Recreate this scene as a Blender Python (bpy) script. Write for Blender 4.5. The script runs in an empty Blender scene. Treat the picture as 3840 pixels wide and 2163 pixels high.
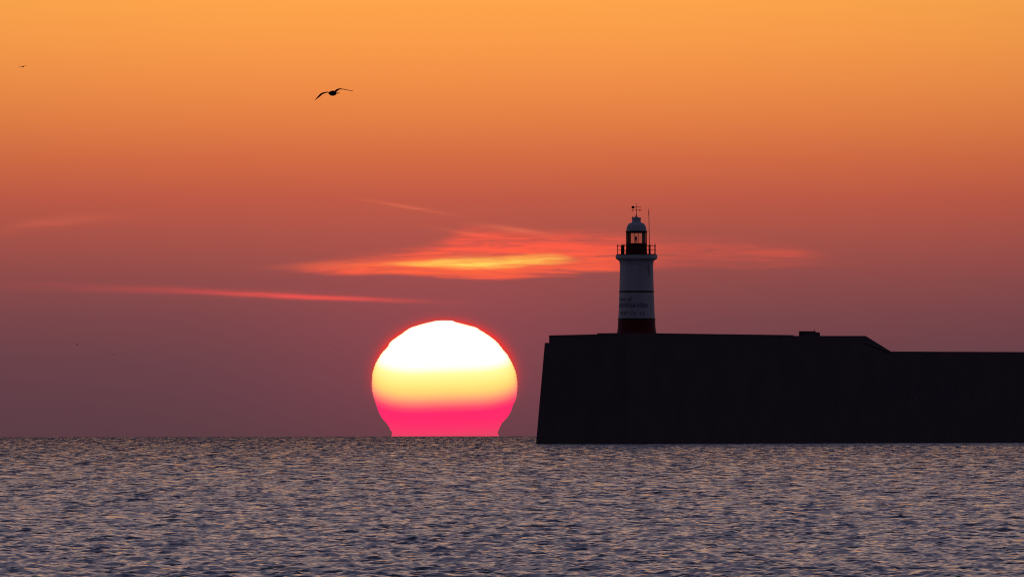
import bpy, bmesh, math, random
import numpy as np
from mathutils import Vector, Matrix
random.seed(7)
S = bpy.context.scene
C = S.collection
PI = math.pi

# ------------------------------------------------------------------ camera
# telephoto from a low beach: eye 2.1 m above the sea, 3.71 degrees across
CAM = Vector((0, 0, 2.12))
HFOV = math.radians(3.713)
PITCH = math.radians(0.4920)
ROLL = math.radians(0.115)
cam = bpy.data.cameras.new('camera')
cam.sensor_width = 36.0
cam.lens = 18.0 / math.tan(HFOV / 2)
cam.clip_start = 1.0
cam.clip_end = 900000.0
camo = bpy.data.objects.new('camera', cam)
C.objects.link(camo)
camo.location = CAM
MCAM = Matrix.Rotation(PI / 2 + PITCH, 4, 'X') @ Matrix.Rotation(-ROLL, 4, 'Z')
camo.matrix_world = Matrix.Translation(CAM) @ MCAM
S.camera = camo
A = math.tan(HFOV / 2) / 1920.0
M3 = MCAM.to_3x3()
REARTH = 7.4e6                      # earth's radius with usual refraction

def at(px, py, Y):
    """place at forward distance Y (m) that the photograph shows at px, py (3840 x 2163)"""
    v = M3 @ Vector(((px - 1920) * A, (1081.5 - py) * A, -1))
    return CAM + v * (Y / v.y)

# ------------------------------------------------------------------ world
def node_math(nt, op, a, b=None, c=None, clamp=False):
    n = nt.nodes.new('ShaderNodeMath'); n.operation = op; n.use_clamp = clamp
    for i, v in enumerate((a, b, c)):
        if v is None: continue
        if isinstance(v, (int, float)): n.inputs[i].default_value = v
        else: nt.links.new(v, n.inputs[i])
    return n.outputs[0]

def lin(c):
    return tuple(((v / 255) / 12.92 if v / 255 <= 0.04045 else ((v / 255 + 0.055) / 1.055) ** 2.4) for v in c)

def ramp(nt, fac, stops, interp='LINEAR'):
    n = nt.nodes.new('ShaderNodeValToRGB'); cr = n.color_ramp; cr.interpolation = interp
    while len(cr.elements) > 1: cr.elements.remove(cr.elements[0])
    cr.elements[0].position = stops[0][0]; cr.elements[0].color = (*stops[0][1], 1)
    for p, c in stops[1:]:
        e = cr.elements.new(p); e.color = (*c, 1)
    nt.links.new(fac, n.inputs[0])
    return n.outputs[0]

def mix(nt, f, a, b, mode='MIX'):
    n = nt.nodes.new('ShaderNodeMix'); n.data_type = 'RGBA'; n.blend_type = mode; n.clamp_factor = True
    for k, v in ((0, f), (6, a), (7, b)):
        if isinstance(v, (int, float)): n.inputs[k].default_value = v
        elif isinstance(v, tuple): n.inputs[k].default_value = (*v, 1) if len(v) == 3 else v
        else: nt.links.new(v, n.inputs[k])
    return n.outputs[2]

SUN_C = at(1667, 1420, 600000.0)
sun_dir = (SUN_C - CAM).normalized()
SUN_AZ = math.atan2(sun_dir.x, sun_dir.y)
SUN_EL = math.asin(sun_dir.z)

W = bpy.data.worlds.new("World"); S.world = W; W.use_nodes = True
nt = W.node_tree
for n in list(nt.nodes): nt.nodes.remove(n)
out = nt.nodes.new('ShaderNodeOutputWorld')
bg = nt.nodes.new('ShaderNodeBackground')
nt.links.new(bg.outputs[0], out.inputs[0])
tc = nt.nodes.new('ShaderNodeTexCoord')
sep = nt.nodes.new('ShaderNodeSeparateXYZ'); nt.links.new(tc.outputs['Generated'], sep.inputs[0])
mm = lambda *a, **k: node_math(nt, *a, **k)
DEG = 180 / PI
el = mm('MULTIPLY', mm('ARCSINE', sep.outputs[2]), DEG)                        # elevation, degrees
az = mm('SUBTRACT', mm('MULTIPLY', mm('ARCTAN2', sep.outputs[0], sep.outputs[1]), DEG), SUN_AZ * DEG)   # bearing from the sun

# high sky: physical sky
sky = nt.nodes.new('ShaderNodeTexSky'); sky.sky_type = 'NISHITA'; sky.sun_disc = False
sky.sun_elevation = max(SUN_EL, math.radians(0.6)); sky.sun_rotation = SUN_AZ
sky.dust_density = 2.0
hsky = mix(nt, 1.0, sky.outputs[0], (0.075, 0.075, 0.075), 'MULTIPLY')
# pale dusty veil higher up on the sun's side
veil_r = ramp(nt, mm('DIVIDE', el, 90.0), [
    (0.0, (0.60, .36, .25)), (0.035, (0.445, .35, .335)), (0.065, (0.27, .235, .275)), (0.12, (0.145, .15, .23)),
    (0.2, (0.105, .108, .205)), (0.33, (0.06, .073, .155)), (0.6, (0.03, .042, .08)), (1.0, (0.016, .023, .048))])
cosd = mm('MULTIPLY', mm('COSINE', mm('MULTIPLY', az, PI / 180)), 1.0)
side = mm('MULTIPLY_ADD', cosd, 0.5, 0.5)
side2 = mm('POWER', side, 1.6)
back = ramp(nt, mm('DIVIDE', el, 90.0), [
    (0.0, (0.030, .021, .044)), (0.1, (0.037, .026, .052)), (0.25, (0.026, .023, .049)), (0.6, (0.018, .022, .048)), (1.0, (0.016, .023, .048))])
veil = mix(nt, side2, back, veil_r)
high = mix(nt, 0.16, veil, hsky)

# low sky as seen in the frame: dull mauve at the horizon, red, orange, yellow
def E(py1451):                     # elevation of a picture row
    return (1590.2 - py1451 * 1.4907) / 1034.0
def T(e): return (e + 0.3) / 3.3
rows = [(1240, (86, 53, 62)), (1097, (94, 62, 70)), (1000, (101, 64, 73)), (900, (110, 67, 74)), (800, (124, 71, 75)), (700, (145, 76, 74)),
        (600, (169, 83, 73)), (500, (191, 90, 70)), (400, (211, 107, 68)), (300, (228, 127, 69)), (200, (241, 143, 72)),
        (100, (250, 156, 74)), (0, (255, 165, 76)), (-120, (255, 174, 84)), (-420, (240, 178, 116)), (-1000, (194, 158, 146))]
low = ramp(nt, mm('DIVIDE', mm('ADD', el, 0.3), 3.3), [(max(0, min(1, T(E(y)))), lin(c)) for y, c in rows])
# dims and greys away from the sun's bearing
aaz = mm('ABSOLUTE', az)
fall = mm('POWER', side, 2.2)
lowb = mix(nt, fall, (0.05, 0.045, 0.065), low)
# redder air round the sun
g1 = mm('EXPONENT', mm('MULTIPLY', mm('ADD', mm('POWER', mm('DIVIDE', az, 0.62), 2.0),
                                     mm('POWER', mm('DIVIDE', mm('SUBTRACT', el, 0.30), 0.38), 2.0)), -1.0))
lowb = mix(nt, 1.0, lowb, mix(nt, g1, (0, 0, 0), (0.080, 0.004, 0.008)), 'ADD')
dimx = mm('MULTIPLY', mm('SMOOTH_MIN', mm('POWER', mm('DIVIDE', az, 2.4), 2.0), 1.0, 0.3), 0.28)
lowb = mix(nt, dimx, lowb, mix(nt, 1.0, lowb, (0.50, 0.62, 0.80), 'MULTIPLY'))

# cirrus in directional coordinates (degrees), streaked by stretched noise
comb = nt.nodes.new('ShaderNodeCombineXYZ')
nt.links.new(az, comb.inputs[0]); nt.links.new(el, comb.inputs[1])
def noise(scale_xyz, detail=4, rough=0.55, seed=0.0, rot=0.0, dist=0.0):
    mp = nt.nodes.new('ShaderNodeMapping'); mp.inputs['Scale'].default_value = scale_xyz
    mp.inputs['Rotation'].default_value = (0, 0, rot)
    mp.inputs['Location'].default_value = (seed, seed * 1.7, 0)
    nt.links.new(comb.outputs[0], mp.inputs[0])
    nz = nt.nodes.new('ShaderNodeTexNoise'); nz.inputs['Scale'].default_value = 1.0
    nz.inputs['Detail'].default_value = detail; nz.inputs['Roughness'].default_value = rough
    nz.inputs['Distortion'].default_value = dist
    nt.links.new(mp.outputs[0], nz.inputs['Vector'])
    return nz.outputs['Fac']
nA = noise((1.3, 9.0, 1), 5, .55, 3.1, 0.03, .3)      # broad streaks
nB = noise((3.0, 46.0, 1), 5, .6, 8.4, -0.05, .5)     # fine filaments
nC = noise((1.7, 3.0, 1), 3, .5, 5.2)                 # warp
elw = mm('ADD', el, mm('MULTIPLY', mm('SUBTRACT', nC, 0.5), 0.10))
elw = mm('ADD', elw, mm('MULTIPLY', mm('SUBTRACT', nB, 0.5), 0.035))
def lens(cx, cy, hl, hh, tilt=0.0, sharp=1.0, soft=1.0, e=None, up=1.0):
    """lens-shaped streak; centre and half sizes in picture pixels (2576 wide)"""
    e = e or elw
    azc = ((cx * 1.4907 - 1667) / 1034.0)
    u = mm('DIVIDE', mm('SUBTRACT', az, azc), hl * 1.4907 / 1034)
    v0 = mm('SUBTRACT', e, E(cy))
    v = mm('DIVIDE', mm('ADD', v0, mm('MULTIPLY', u, tilt * hl * 1.4907 / 1034)), hh * 1.4907 / 1034)
    if up != 1.0:                   # softer upper side
        pos = mm('MAXIMUM', v, 0.0); neg = mm('MINIMUM', v, 0.0)
        v = mm('ADD', mm('DIVIDE', pos, up), neg)
    r = mm('ADD', mm('POWER', mm('ABSOLUTE', u), 2.0), mm('POWER', mm('ABSOLUTE', v), 2.0 * sharp))
    return mm('EXPONENT', mm('MULTIPLY', r, -1.0))
def amount(l, k, nz=None, lo=0.35, hi=0.62):
    if nz is not None:
        mr = nt.nodes.new('ShaderNodeMapRange'); mr.interpolation_type = 'SMOOTHSTEP'
        mr.inputs[1].default_value = lo; mr.inputs[2].default_value = hi
        mr.inputs[3].default_value = 0.45; mr.inputs[4].default_value = 1.0
        nt.links.new(nz, mr.inputs[0])
        l = mm('MULTIPLY', l, mr.outputs[0])
    return mm('MULTIPLY', l, k, clamp=True)
col = lowb
RED = lin((240, 88, 74)); ORG = lin((255, 104, 66)); YEL = lin((255, 196, 84))
els = mm('ADD', el, mm('MULTIPLY', mm('SUBTRACT', nB, 0.5), 0.008))
els = mm('ADD', els, mm('MULTIPLY', mm('SUBTRACT', nC, 0.5), 0.02))
col = mix(nt, amount(lens(130, 562, 150, 13, -0.13), 0.32, nB), col, lin((226, 104, 84)))
col = mix(nt, amount(lens(1022, 521, 88, 4.0, 0.17, e=els), 0.5, nB), col, lin((236, 116, 88)))
def curve(pts, x0, x1, y0, y1):
    """picture row of an edge as a function of bearing; points in picture pixels"""
    t_ = mm('MULTIPLY_ADD', az, 1034 / 1.4907 / (x1 - x0), (1667 / 1.4907 - x0) / (x1 - x0), clamp=True)
    fc = nt.nodes.new('ShaderNodeFloatCurve'); cv = fc.mapping.curves[0]
    P_ = [((x - x0) / (x1 - x0), (y - y0) / (y1 - y0)) for x, y in pts]
    cv.points[0].location = P_[0]; cv.points[1].location = P_[-1]
    for p_ in P_[1:-1]: cv.points.new(*p_)
    fc.mapping.update(); nt.links.new(t_, fc.inputs['Value'])
    return mm('MULTIPLY_ADD', fc.outputs[0], y1 - y0, y0)
def smooth(v, lo, hi, a=0.0, b=1.0):
    mr = nt.nodes.new('ShaderNodeMapRange'); mr.interpolation_type = 'SMOOTHSTEP'
    mr.inputs[1].default_value = lo; mr.inputs[2].default_value = hi; mr.inputs[3].default_value = a; mr.inputs[4].default_value = b
    nt.links.new(v, mr.inputs[0]); return mr.outputs[0]
ely = mm('ADD', els, mm('MULTIPLY', mm('SUBTRACT', nB, 0.5), 0.022))
ely = mm('ADD', ely, mm('MULTIPLY', mm('SUBTRACT', nC, 0.5), 0.03))
yp = mm('MULTIPLY_ADD', ely, -1034 / 1.4907, 1590.2 / 1.4907)
def band(top, bot, st_, sb_, x0=650, x1=2350, dy=0.0):
    tc_ = curve(top, x0, x1, 500, 760); bc_ = curve(bot, x0, x1, 500, 760)
    a = smooth(mm('SUBTRACT', yp, tc_), -st_ * .4, st_); b = smooth(mm('SUBTRACT', bc_, yp), -sb_ * .4, sb_)
    return mm('MULTIPLY', a, b)
top = [(650, 676), (720, 668), (884, 643), (1019, 626), (1104, 603), (1214, 566), (1300, 570), (1354, 576), (1554, 586), (1700, 600), (1860, 606), (2000, 622), (2130, 650), (2350, 660)]
bot = [(650, 678), (720, 684), (884, 689), (1019, 693), (1104, 698), (1269, 705), (1400, 696), (1554, 684), (1700, 684), (1860, 682), (2000, 676), (2130, 668), (2350, 664)]
inten = curve([(650, 500), (700, 520), (780, 620), (880, 690), (1000, 730), (1300, 745), (1480, 725), (1600, 645), (1720, 582), (1850, 590), (1950, 605), (2050, 560), (2170, 515), (2350, 500)], 650, 2350, 500, 760)
inten = mm('DIVIDE', mm('SUBTRACT', inten, 500), 260)
nD = noise((2.6, 34.0, 1), 7, .66, 14.7, -0.07, 1.2)
nE = noise((0.9, 12.0, 1), 4, .6, 21.3, 0.10, .6)
fil = mm('MULTIPLY', smooth(nD, .36, .58, .34, 1.0), smooth(nB, .3, .62, .66, 1.0))
fil = mm('MAXIMUM', fil, mm('MULTIPLY', mm('MULTIPLY', lens(1150, 666, 330, 24), 0.98), smooth(nD, .3, .55, .82, 1.0)))
fil = mm('MULTIPLY', fil, smooth(mm('ADD', nE, mm('MULTIPLY', lens(1150, 660, 430, 80), 0.4)), .40, .66, .35, 1.12))
body = mm('MULTIPLY', mm('MULTIPLY', band(top, bot, 34, 13), inten), fil)
col = mix(nt, body, col, lin((255, 92, 70)))
low_half = mm('MULTIPLY', smooth(yp, 612, 660), smooth(yp, 704, 688))
col = mix(nt, mm('MULTIPLY', mm('MULTIPLY', body, low_half), mm('MULTIPLY', lens(1170, 655, 420, 80), 0.75)), col, lin((255, 106, 62)))
col = mix(nt, amount(lens(1290, 576, 75, 6, 0.13, e=els), 0.55, nB), col, lin((255, 124, 88)))
col = mix(nt, amount(lens(1175, 585, 60, 4, 0.13, e=els), 0.4, nB), col, lin((250, 108, 82)))
col = mix(nt, amount(lens(1320, 594, 70, 4.5, 0.12, e=els), 0.42, nB), col, lin((190, 84, 68)))
col = mix(nt, amount(lens(1190, 597, 70, 4, 0.10, e=els), 0.42, nB), col, lin((185, 80, 68)))
col = mix(nt, amount(lens(870, 664, 130, 9, -0.04, e=els), 0.55, nB), col, lin((255, 112, 72)))
col = mix(nt, amount(lens(1560, 668, 180, 7, 0.0, e=els), 0.40, nA), col, lin((205, 82, 74)))
top2 = [(900, 663), (960, 660), (1060, 654), (1120, 645), (1250, 642), (1400, 642), (1440, 646), (1500, 655)]
bot2 = [(900, 662), (960, 665), (1050, 671), (1140, 675), (1270, 674), (1350, 669), (1440, 660), (1500, 654)]
xp = mm('MULTIPLY_ADD', az, 1034 / 1.4907, 1667 / 1.4907)
inx = mm('MULTIPLY', smooth(xp, 915, 1010), smooth(xp, 1490, 1380))
corev = mm('MULTIPLY', band(top2, bot2, 12, 9, 900, 1500), inx)
col = mix(nt, mm('MULTIPLY', mm('MULTIPLY', corev, smooth(nD, .3, .55, .55, 1.0)), 0.85), col, lin((255, 146, 70)))
core = mm('MULTIPLY', mm('MULTIPLY', band(top2, bot2, 17, 14, 900, 1500), inx), mm('MULTIPLY', smooth(nB, .32, .6, .25, 1.0), smooth(nD, .34, .56, .3, 1.0)))
col = mix(nt, core, col, lin((255, 214, 96)))
col = mix(nt, amount(lens(770, 745, 230, 5.8, 0.045, e=els), 0.8, nB, .3, .5), col, lin((252, 86, 78)))
col = mix(nt, amount(lens(430, 727, 330, 10, 0.03, e=els), 0.30, nB), col, lin((222, 80, 80)))
# tight red aureole hugging the disc
ux = mm('DIVIDE', az, 0.267)
vy = mm('DIVIDE', mm('SUBTRACT', el, (1590.2 - 1430) / 1034.0), 0.222)
rr = mm('SQRT', mm('ADD', mm('POWER', ux, 2.0), mm('POWER', vy, 2.0)))
halo = mm('EXPONENT', mm('MULTIPLY', mm('MAXIMUM', mm('SUBTRACT', rr, 0.99), 0.0), -20.0))
hf = nt.nodes.new('ShaderNodeMapRange'); hf.interpolation_type = 'SMOOTHSTEP'
hf.inputs[1].default_value = 0.02; hf.inputs[2].default_value = 0.34; nt.links.new(el, hf.inputs[0])
halo = mm('MULTIPLY', halo, hf.outputs[0])
col = mix(nt, mm('MULTIPLY', halo, 0.76), col, lin((252, 52, 44)))

bl = nt.nodes.new('ShaderNodeMapRange'); bl.interpolation_type = 'SMOOTHSTEP'
bl.inputs[1].default_value = 1.9; bl.inputs[2].default_value = 5.0; nt.links.new(el, bl.inputs[0])
col = mix(nt, bl.outputs[0], col, high)
nt.links.new(col, bg.inputs[0]); bg.inputs[1].default_value = 1.0

# ------------------------------------------------------------------ sun lamp
# the setting sun is dimmed by the air to a few times the sky's brightness
sl = bpy.data.lights.new('sun_light', 'SUN'); sl.energy = 0.0006; sl.angle = math.radians(0.53); sl.color = (1, 0.45, 0.22)
slo = bpy.data.objects.new('sun_light', sl); C.objects.link(slo)
slo.rotation_euler = (-sun_dir).to_track_quat('-Z', 'Y').to_euler()

S.view_settings.view_transform = 'Standard'; S.view_settings.look = 'None'
S.view_settings.exposure = 0; S.view_settings.gamma = 1; S.view_settings.use_curve_mapping = False
S.render.engine = 'CYCLES'
S.cycles.use_denoising = False
S.cycles.max_bounces = 6
S.cycles.caustics_reflective = False; S.cycles.caustics_refractive = False
S.cycles.filter_width = 1.15

# ------------------------------------------------------------------ materials
def mat(name, base, rough=0.8, var=0.0, scale=1.0, metal=0.0, var_col=None, bump=0.0, spec=0.5, stretch=(1, 1, 1)):
    m = bpy.data.materials.new(name); m.use_nodes = True
    t = m.node_tree; b = t.nodes['Principled BSDF']
    b.inputs['Roughness'].default_value = rough; b.inputs['Metallic'].default_value = metal
    b.inputs['Base Color'].default_value = (*base, 1)
    b.inputs['Specular IOR Level'].default_value = spec
    g = t.nodes.new('ShaderNodeNewGeometry')
    mp = t.nodes.new('ShaderNodeMapping'); mp.inputs['Scale'].default_value = stretch
    t.links.new(g.outputs['Position'], mp.inputs[0])
    nz = t.nodes.new('ShaderNodeTexNoise'); nz.inputs['Scale'].default_value = scale
    nz.inputs['Detail'].default_value = 6; nz.inputs['Roughness'].default_value = 0.65
    t.links.new(mp.outputs[0], nz.inputs['Vector'])
    if var:
        r = t.nodes.new('ShaderNodeValToRGB')
        r.color_ramp.elements[0].position = 0.35; r.color_ramp.elements[1].position = 0.65
        vc = var_col or tuple(c * (1 - var) for c in base)
        r.color_ramp.elements[0].color = (*vc, 1); r.color_ramp.elements[1].color = (*base, 1)
        t.links.new(nz.outputs['Fac'], r.inputs[0]); t.links.new(r.outputs[0], b.inputs['Base Color'])
    if bump:
        bp = t.nodes.new('ShaderNodeBump'); bp.inputs['Distance'].default_value = bump
        t.links.new(nz.outputs['Fac'], bp.inputs['Height']); t.links.new(bp.outputs[0], b.inputs['Normal'])
    return m

M_concrete = mat('weathered_concrete', (0.19, 0.15, 0.155), 0.9, 0.16, 0.35, bump=0.02, spec=0.1, stretch=(1, 1, .8))
M_coping = mat('coping_concrete', (0.15, 0.11, 0.12), 0.9, 0.4, 0.8, bump=0.02, spec=0.1)
M_graffiti = mat('faded_white_paint', (0.23, 0.21, 0.23), 0.9, 0.6, 3.0, spec=0.1)
M_white = mat('white_tower_paint', (0.80, 0.80, 0.81), 0.6, 0.16, 0.9, bump=0.006, spec=0.25, stretch=(1, 1, .3))
M_red = mat('dark_red_paint', (0.20, 0.018, 0.026), 0.6, 0.3, 1.5, spec=0.2)
M_iron = mat('black_iron', (0.03, 0.018, 0.02), 0.5, 0.3, 3, spec=0.3)
M_letter = mat('dark_blue_lettering', (0.27, 0.23, 0.30), 0.7, 0.25, 4, spec=0.1)
M_bird = mat('bird_plumage', (0.11, 0.085, 0.095), 0.85, 0.5, 8, spec=0.1)
M_glass = bpy.data.materials.new('lantern_glass'); M_glass.use_nodes = True
t = M_glass.node_tree
for n in list(t.nodes): t.nodes.remove(n)
o = t.nodes.new('ShaderNodeOutputMaterial')
gl = t.nodes.new('ShaderNodeBsdfGlossy'); gl.inputs['Roughness'].default_value = 0.05
tr = t.nodes.new('ShaderNodeBsdfTransparent'); tr.inputs[0].default_value = (0.93, 0.95, 0.92, 1)
df = t.nodes.new('ShaderNodeBsdfTranslucent'); df.inputs[0].default_value = (0.85, 0.85, 0.8, 1)
fr = t.nodes.new('ShaderNodeFresnel'); fr.inputs[0].default_value = 1.5
m1 = t.nodes.new('ShaderNodeMixShader'); m2 = t.nodes.new('ShaderNodeMixShader'); m1.inputs[0].default_value = 0.05
t.links.new(tr.outputs[0], m1.inputs[1]); t.links.new(df.outputs[0], m1.inputs[2])
t.links.new(fr.outputs[0], m2.inputs[0]); t.links.new(m1.outputs[0], m2.inputs[1]); t.links.new(gl.outputs[0], m2.inputs[2])
t.links.new(m2.outputs[0], o.inputs[0])

# ------------------------------------------------------------------ helpers
def link(name, me, m, parent=None):
    o = bpy.data.objects.new(name, me); C.objects.link(o)
    if m and not me.materials: me.materials.append(m)
    if parent: o.parent = parent
    return o
def obj(name, bm, m, parent=None, smooth=False):
    bmesh.ops.recalc_face_normals(bm, faces=bm.faces)
    me = bpy.data.meshes.new(name); bm.to_mesh(me); bm.free()
    if smooth:
        for p in me.polygons: p.use_smooth = True
        me.set_sharp_from_angle(angle=math.radians(38))
    return link(name, me, m, parent)
def tag(o, label=None, cat=None, group=None, kind=None):
    if label: o['label'] = label
    if cat: o['category'] = cat
    if group: o['group'] = group
    if kind: o['kind'] = kind
def empty(name, loc, label, cat, group=None):
    o = bpy.data.objects.new(name, None); C.objects.link(o); o.location = loc
    tag(o, label, cat, group); return o
def lathe(prof, n=48, phase=0.0):
    bm = bmesh.new(); rings = []
    for r, z in prof:
        rings.append([bm.verts.new((r * math.cos(phase + 2 * PI * i / n), r * math.sin(phase + 2 * PI * i / n), z)) for i in range(n)])
    for a, b in zip(rings, rings[1:]):
        for i in range(n): bm.faces.new((a[i], a[(i + 1) % n], b[(i + 1) % n], b[i]))
    bm.faces.new(rings[0]); bm.faces.new(rings[-1])
    return bm
def tube(bm, a, b, r, r2=None, n=8):
    a = Vector(a); b = Vector(b); d = (b - a).normalized(); r2 = r if r2 is None else r2
    u = d.orthogonal().normalized(); v = d.cross(u)
    A_ = [bm.verts.new(a + (u * math.cos(2 * PI * i / n) + v * math.sin(2 * PI * i / n)) * r) for i in range(n)]
    B_ = [bm.verts.new(b + (u * math.cos(2 * PI * i / n) + v * math.sin(2 * PI * i / n)) * r2) for i in range(n)]
    for i in range(n): bm.faces.new((A_[i], A_[(i + 1) % n], B_[(i + 1) % n], B_[i]))
    bm.faces.new(A_[::-1]); bm.faces.new(B_)
def boxm(bm, c, s, bevel=0.0):
    r = bmesh.ops.create_cube(bm, size=1.0, matrix=Matrix.Translation(c) @ Matrix.Diagonal((*s, 1)))
    if bevel:
        es = list({e for v in r['verts'] for e in v.link_edges})
        bmesh.ops.bevel(bm, geom=es, offset=bevel, segments=2, affect='EDGES')
def ball(bm, c, r, s=(1, 1, 1)):
    bmesh.ops.create_uvsphere(bm, u_segments=12, v_segments=8, radius=r, matrix=Matrix.Translation(c) @ Matrix.Diagonal((*s, 1)))
def ring_tube(R, z, r, n=56, a0=0, a1=2 * PI):
    bm = bmesh.new(); k = 6; rings = []
    closed = abs(a1 - a0 - 2 * PI) < 1e-6
    for i in range(n if closed else n + 1):
        t_ = a0 + (a1 - a0) * i / n
        rings.append([bm.verts.new(((R + r * math.cos(2 * PI * j / k)) * math.cos(t_), (R + r * math.cos(2 * PI * j / k)) * math.sin(t_), z + r * math.sin(2 * PI * j / k))) for j in range(k)])
    m_ = len(rings)
    for i in range(m_ if closed else m_ - 1):
        a, b = rings[i], rings[(i + 1) % m_]
        for j in range(k): bm.faces.new((a[j], a[(j + 1) % k], b[(j + 1) % k], b[j]))
    return bm
def text_mesh(body, size, bold=0.0, space=1.0, width=None, step=0.07):
    cu = bpy.data.curves.new('t', 'FONT'); cu.body = body; cu.size = size; cu.offset = bold; cu.space_character = space
    to = bpy.data.objects.new('t', cu); C.objects.link(to)
    bpy.context.view_layer.update()
    me = bpy.data.meshes.new_from_object(to.evaluated_get(bpy.context.evaluated_depsgraph_get()))
    bpy.data.objects.remove(to); bpy.data.curves.remove(cu)
    bm = bmesh.new(); bm.from_mesh(me); bpy.data.meshes.remove(me)
    x0 = min(v.co.x for v in bm.verts); x1 = max(v.co.x for v in bm.verts)
    if width:
        k = width / (x1 - x0)
        for v in bm.verts: v.co.x = (v.co.x - x0) * k
        x1 = width; x0 = 0
    x = x0 + step
    while x < x1:
        bmesh.ops.bisect_plane(bm, geom=bm.verts[:] + bm.edges[:] + bm.faces[:], plane_co=(x, 0, 0), plane_no=(1, 0, 0)); x += step
    return bm

# ------------------------------------------------------------------ sea: curved sheet with real waves
rng = np.random.default_rng(11)
rows_y = [3.0]
while rows_y[-1] < 196: rows_y.append(rows_y[-1] + max(0.6, 0.05 * (rows_y[-1])) if rows_y[-1] < 120 else rows_y[-1] + 0.5)
while rows_y[-1] < 5600: rows_y.append(rows_y[-1] + 0.165 * (rows_y[-1] / 200) ** 1.24)
while rows_y[-1] < 14000: rows_y.append(rows_y[-1] * 1.02)
Yr = np.array(rows_y)
tmax = math.tan(HFOV / 2) * 1.06
ct = list(np.linspace(-tmax, tmax, 560))
stp = ct[1] - ct[0]; t_ = tmax; s_ = stp; ext = []
while t_ < 2.2:
    s_ *= 1.35; t_ += s_; ext.append(t_)
ct = [-e for e in ext[::-1]] + ct + ext
Ct = np.array(ct); nC_ = len(Ct); nR = len(Yr)
dct = np.gradient(Ct)
X0 = Yr[:, None] * Ct[None, :]; Y0 = np.repeat(Yr[:, None], nC_, 1)
Z = np.zeros_like(X0); DX = np.zeros_like(X0); DY = np.zeros_like(X0); RS = np.zeros_like(X0)
dyr = np.gradient(Yr)
NW = 150
lam = np.exp(rng.uniform(math.log(0.11), math.log(2.4), NW))
th = rng.normal(0.12, 1.0, NW)
th = np.where(rng.random(NW) < .5, th, th + 0.0)
sl_i = 0.275 * math.sqrt(2 / NW) * rng.uniform(.6, 1.3, NW)
sl_i *= np.clip((0.5 / lam) ** .6, .3, 1.15)
lam = np.append(lam, [11., 14., 19., 26.]); th = np.append(th, [.2, -.1, .5, .1]); sl_i = np.append(sl_i, [.004, .004, .004, .003])
for L, t_, s_ in zip(lam, th, sl_i):
    k = 2 * PI / L; kx = k * math.sin(t_); ky = k * math.cos(t_); a_ = s_ / k
    ph = rng.uniform(0, 2 * PI)
    # fade out where the mesh gets too coarse for this wave
    fy = np.where(Yr < 197, np.exp(-(np.maximum(abs(ky) * dyr / 2.6 - 0.6, 0)) ** 2), np.where(L > .6, 1.0, np.exp(-(np.maximum(abs(ky) * dyr / 2.6 - 0.8, 0)) ** 2)))
    r_ok = np.nonzero(fy > .02)[0]
    if len(r_ok) == 0: continue
    r0, r1 = r_ok[0], r_ok[-1] + 1
    fx = np.exp(-(np.maximum(abs(kx) * Yr[r0:r1, None] * dct[None, :] / 2.2 - 0.6, 0)) ** 2)
    w_ = fy[r0:r1, None] * fx * a_
    p = kx * X0[r0:r1] + ky * Y0[r0:r1] + ph
    c_ = np.cos(p); s2 = np.sin(p)
    Z[r0:r1] += w_ * c_
    RS[r0:r1] += (w_ * k) ** 2
    DX[r0:r1] -= w_ * s2 * math.sin(t_) * .8
    DY[r0:r1] -= w_ * s2 * math.cos(t_) * .8
co = np.empty((nR, nC_, 3), np.float32)
co[..., 0] = X0 + DX; co[..., 1] = Y0 + DY
co[..., 2] = Z - (X0 ** 2 + Y0 ** 2) / (2 * REARTH)
me = bpy.data.meshes.new('sea')
nv = nR * nC_; nf = (nR - 1) * (nC_ - 1)
me.vertices.add(nv); me.vertices.foreach_set('co', co.reshape(-1))
idx = np.arange(nv, dtype=np.int32).reshape(nR, nC_)
q = np.stack([idx[:-1, :-1], idx[:-1, 1:], idx[1:, 1:], idx[1:, :-1]], -1).reshape(-1)
me.loops.add(nf * 4); me.loops.foreach_set('vertex_index', q)
me.polygons.add(nf); me.polygons.foreach_set('loop_start', np.arange(0, nf * 4, 4, dtype=np.int32))
me.polygons.foreach_set('use_smooth', np.ones(nf, bool))
me.update(calc_edges=True)
print('sea rows', nR, 'cols', nC_, 'tris', nf * 2)
mid_ = RS[:, nC_ // 2].copy(); ref_ = mid_[np.searchsorted(Yr, 205.0)]
mid_ = np.where(Yr < 205, ref_, mid_); mid_ = np.maximum(mid_, 1e-9)
lost = np.clip(1 - np.sqrt(RS / mid_[:, None]), 0, 1)
at_ = me.attributes.new('lost_chop', 'FLOAT', 'POINT'); at_.data.foreach_set('value', lost.astype(np.float32).reshape(-1))
M_sea = bpy.data.materials.new('sea_water'); M_sea.use_nodes = True
t = M_sea.node_tree; b = t.nodes['Principled BSDF']
b.inputs['Base Color'].default_value = (0.014, 0.021, 0.048, 1)
b.inputs['Roughness'].default_value = 0.07; b.inputs['IOR'].default_value = 1.33
g = t.nodes.new('ShaderNodeNewGeometry')
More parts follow.
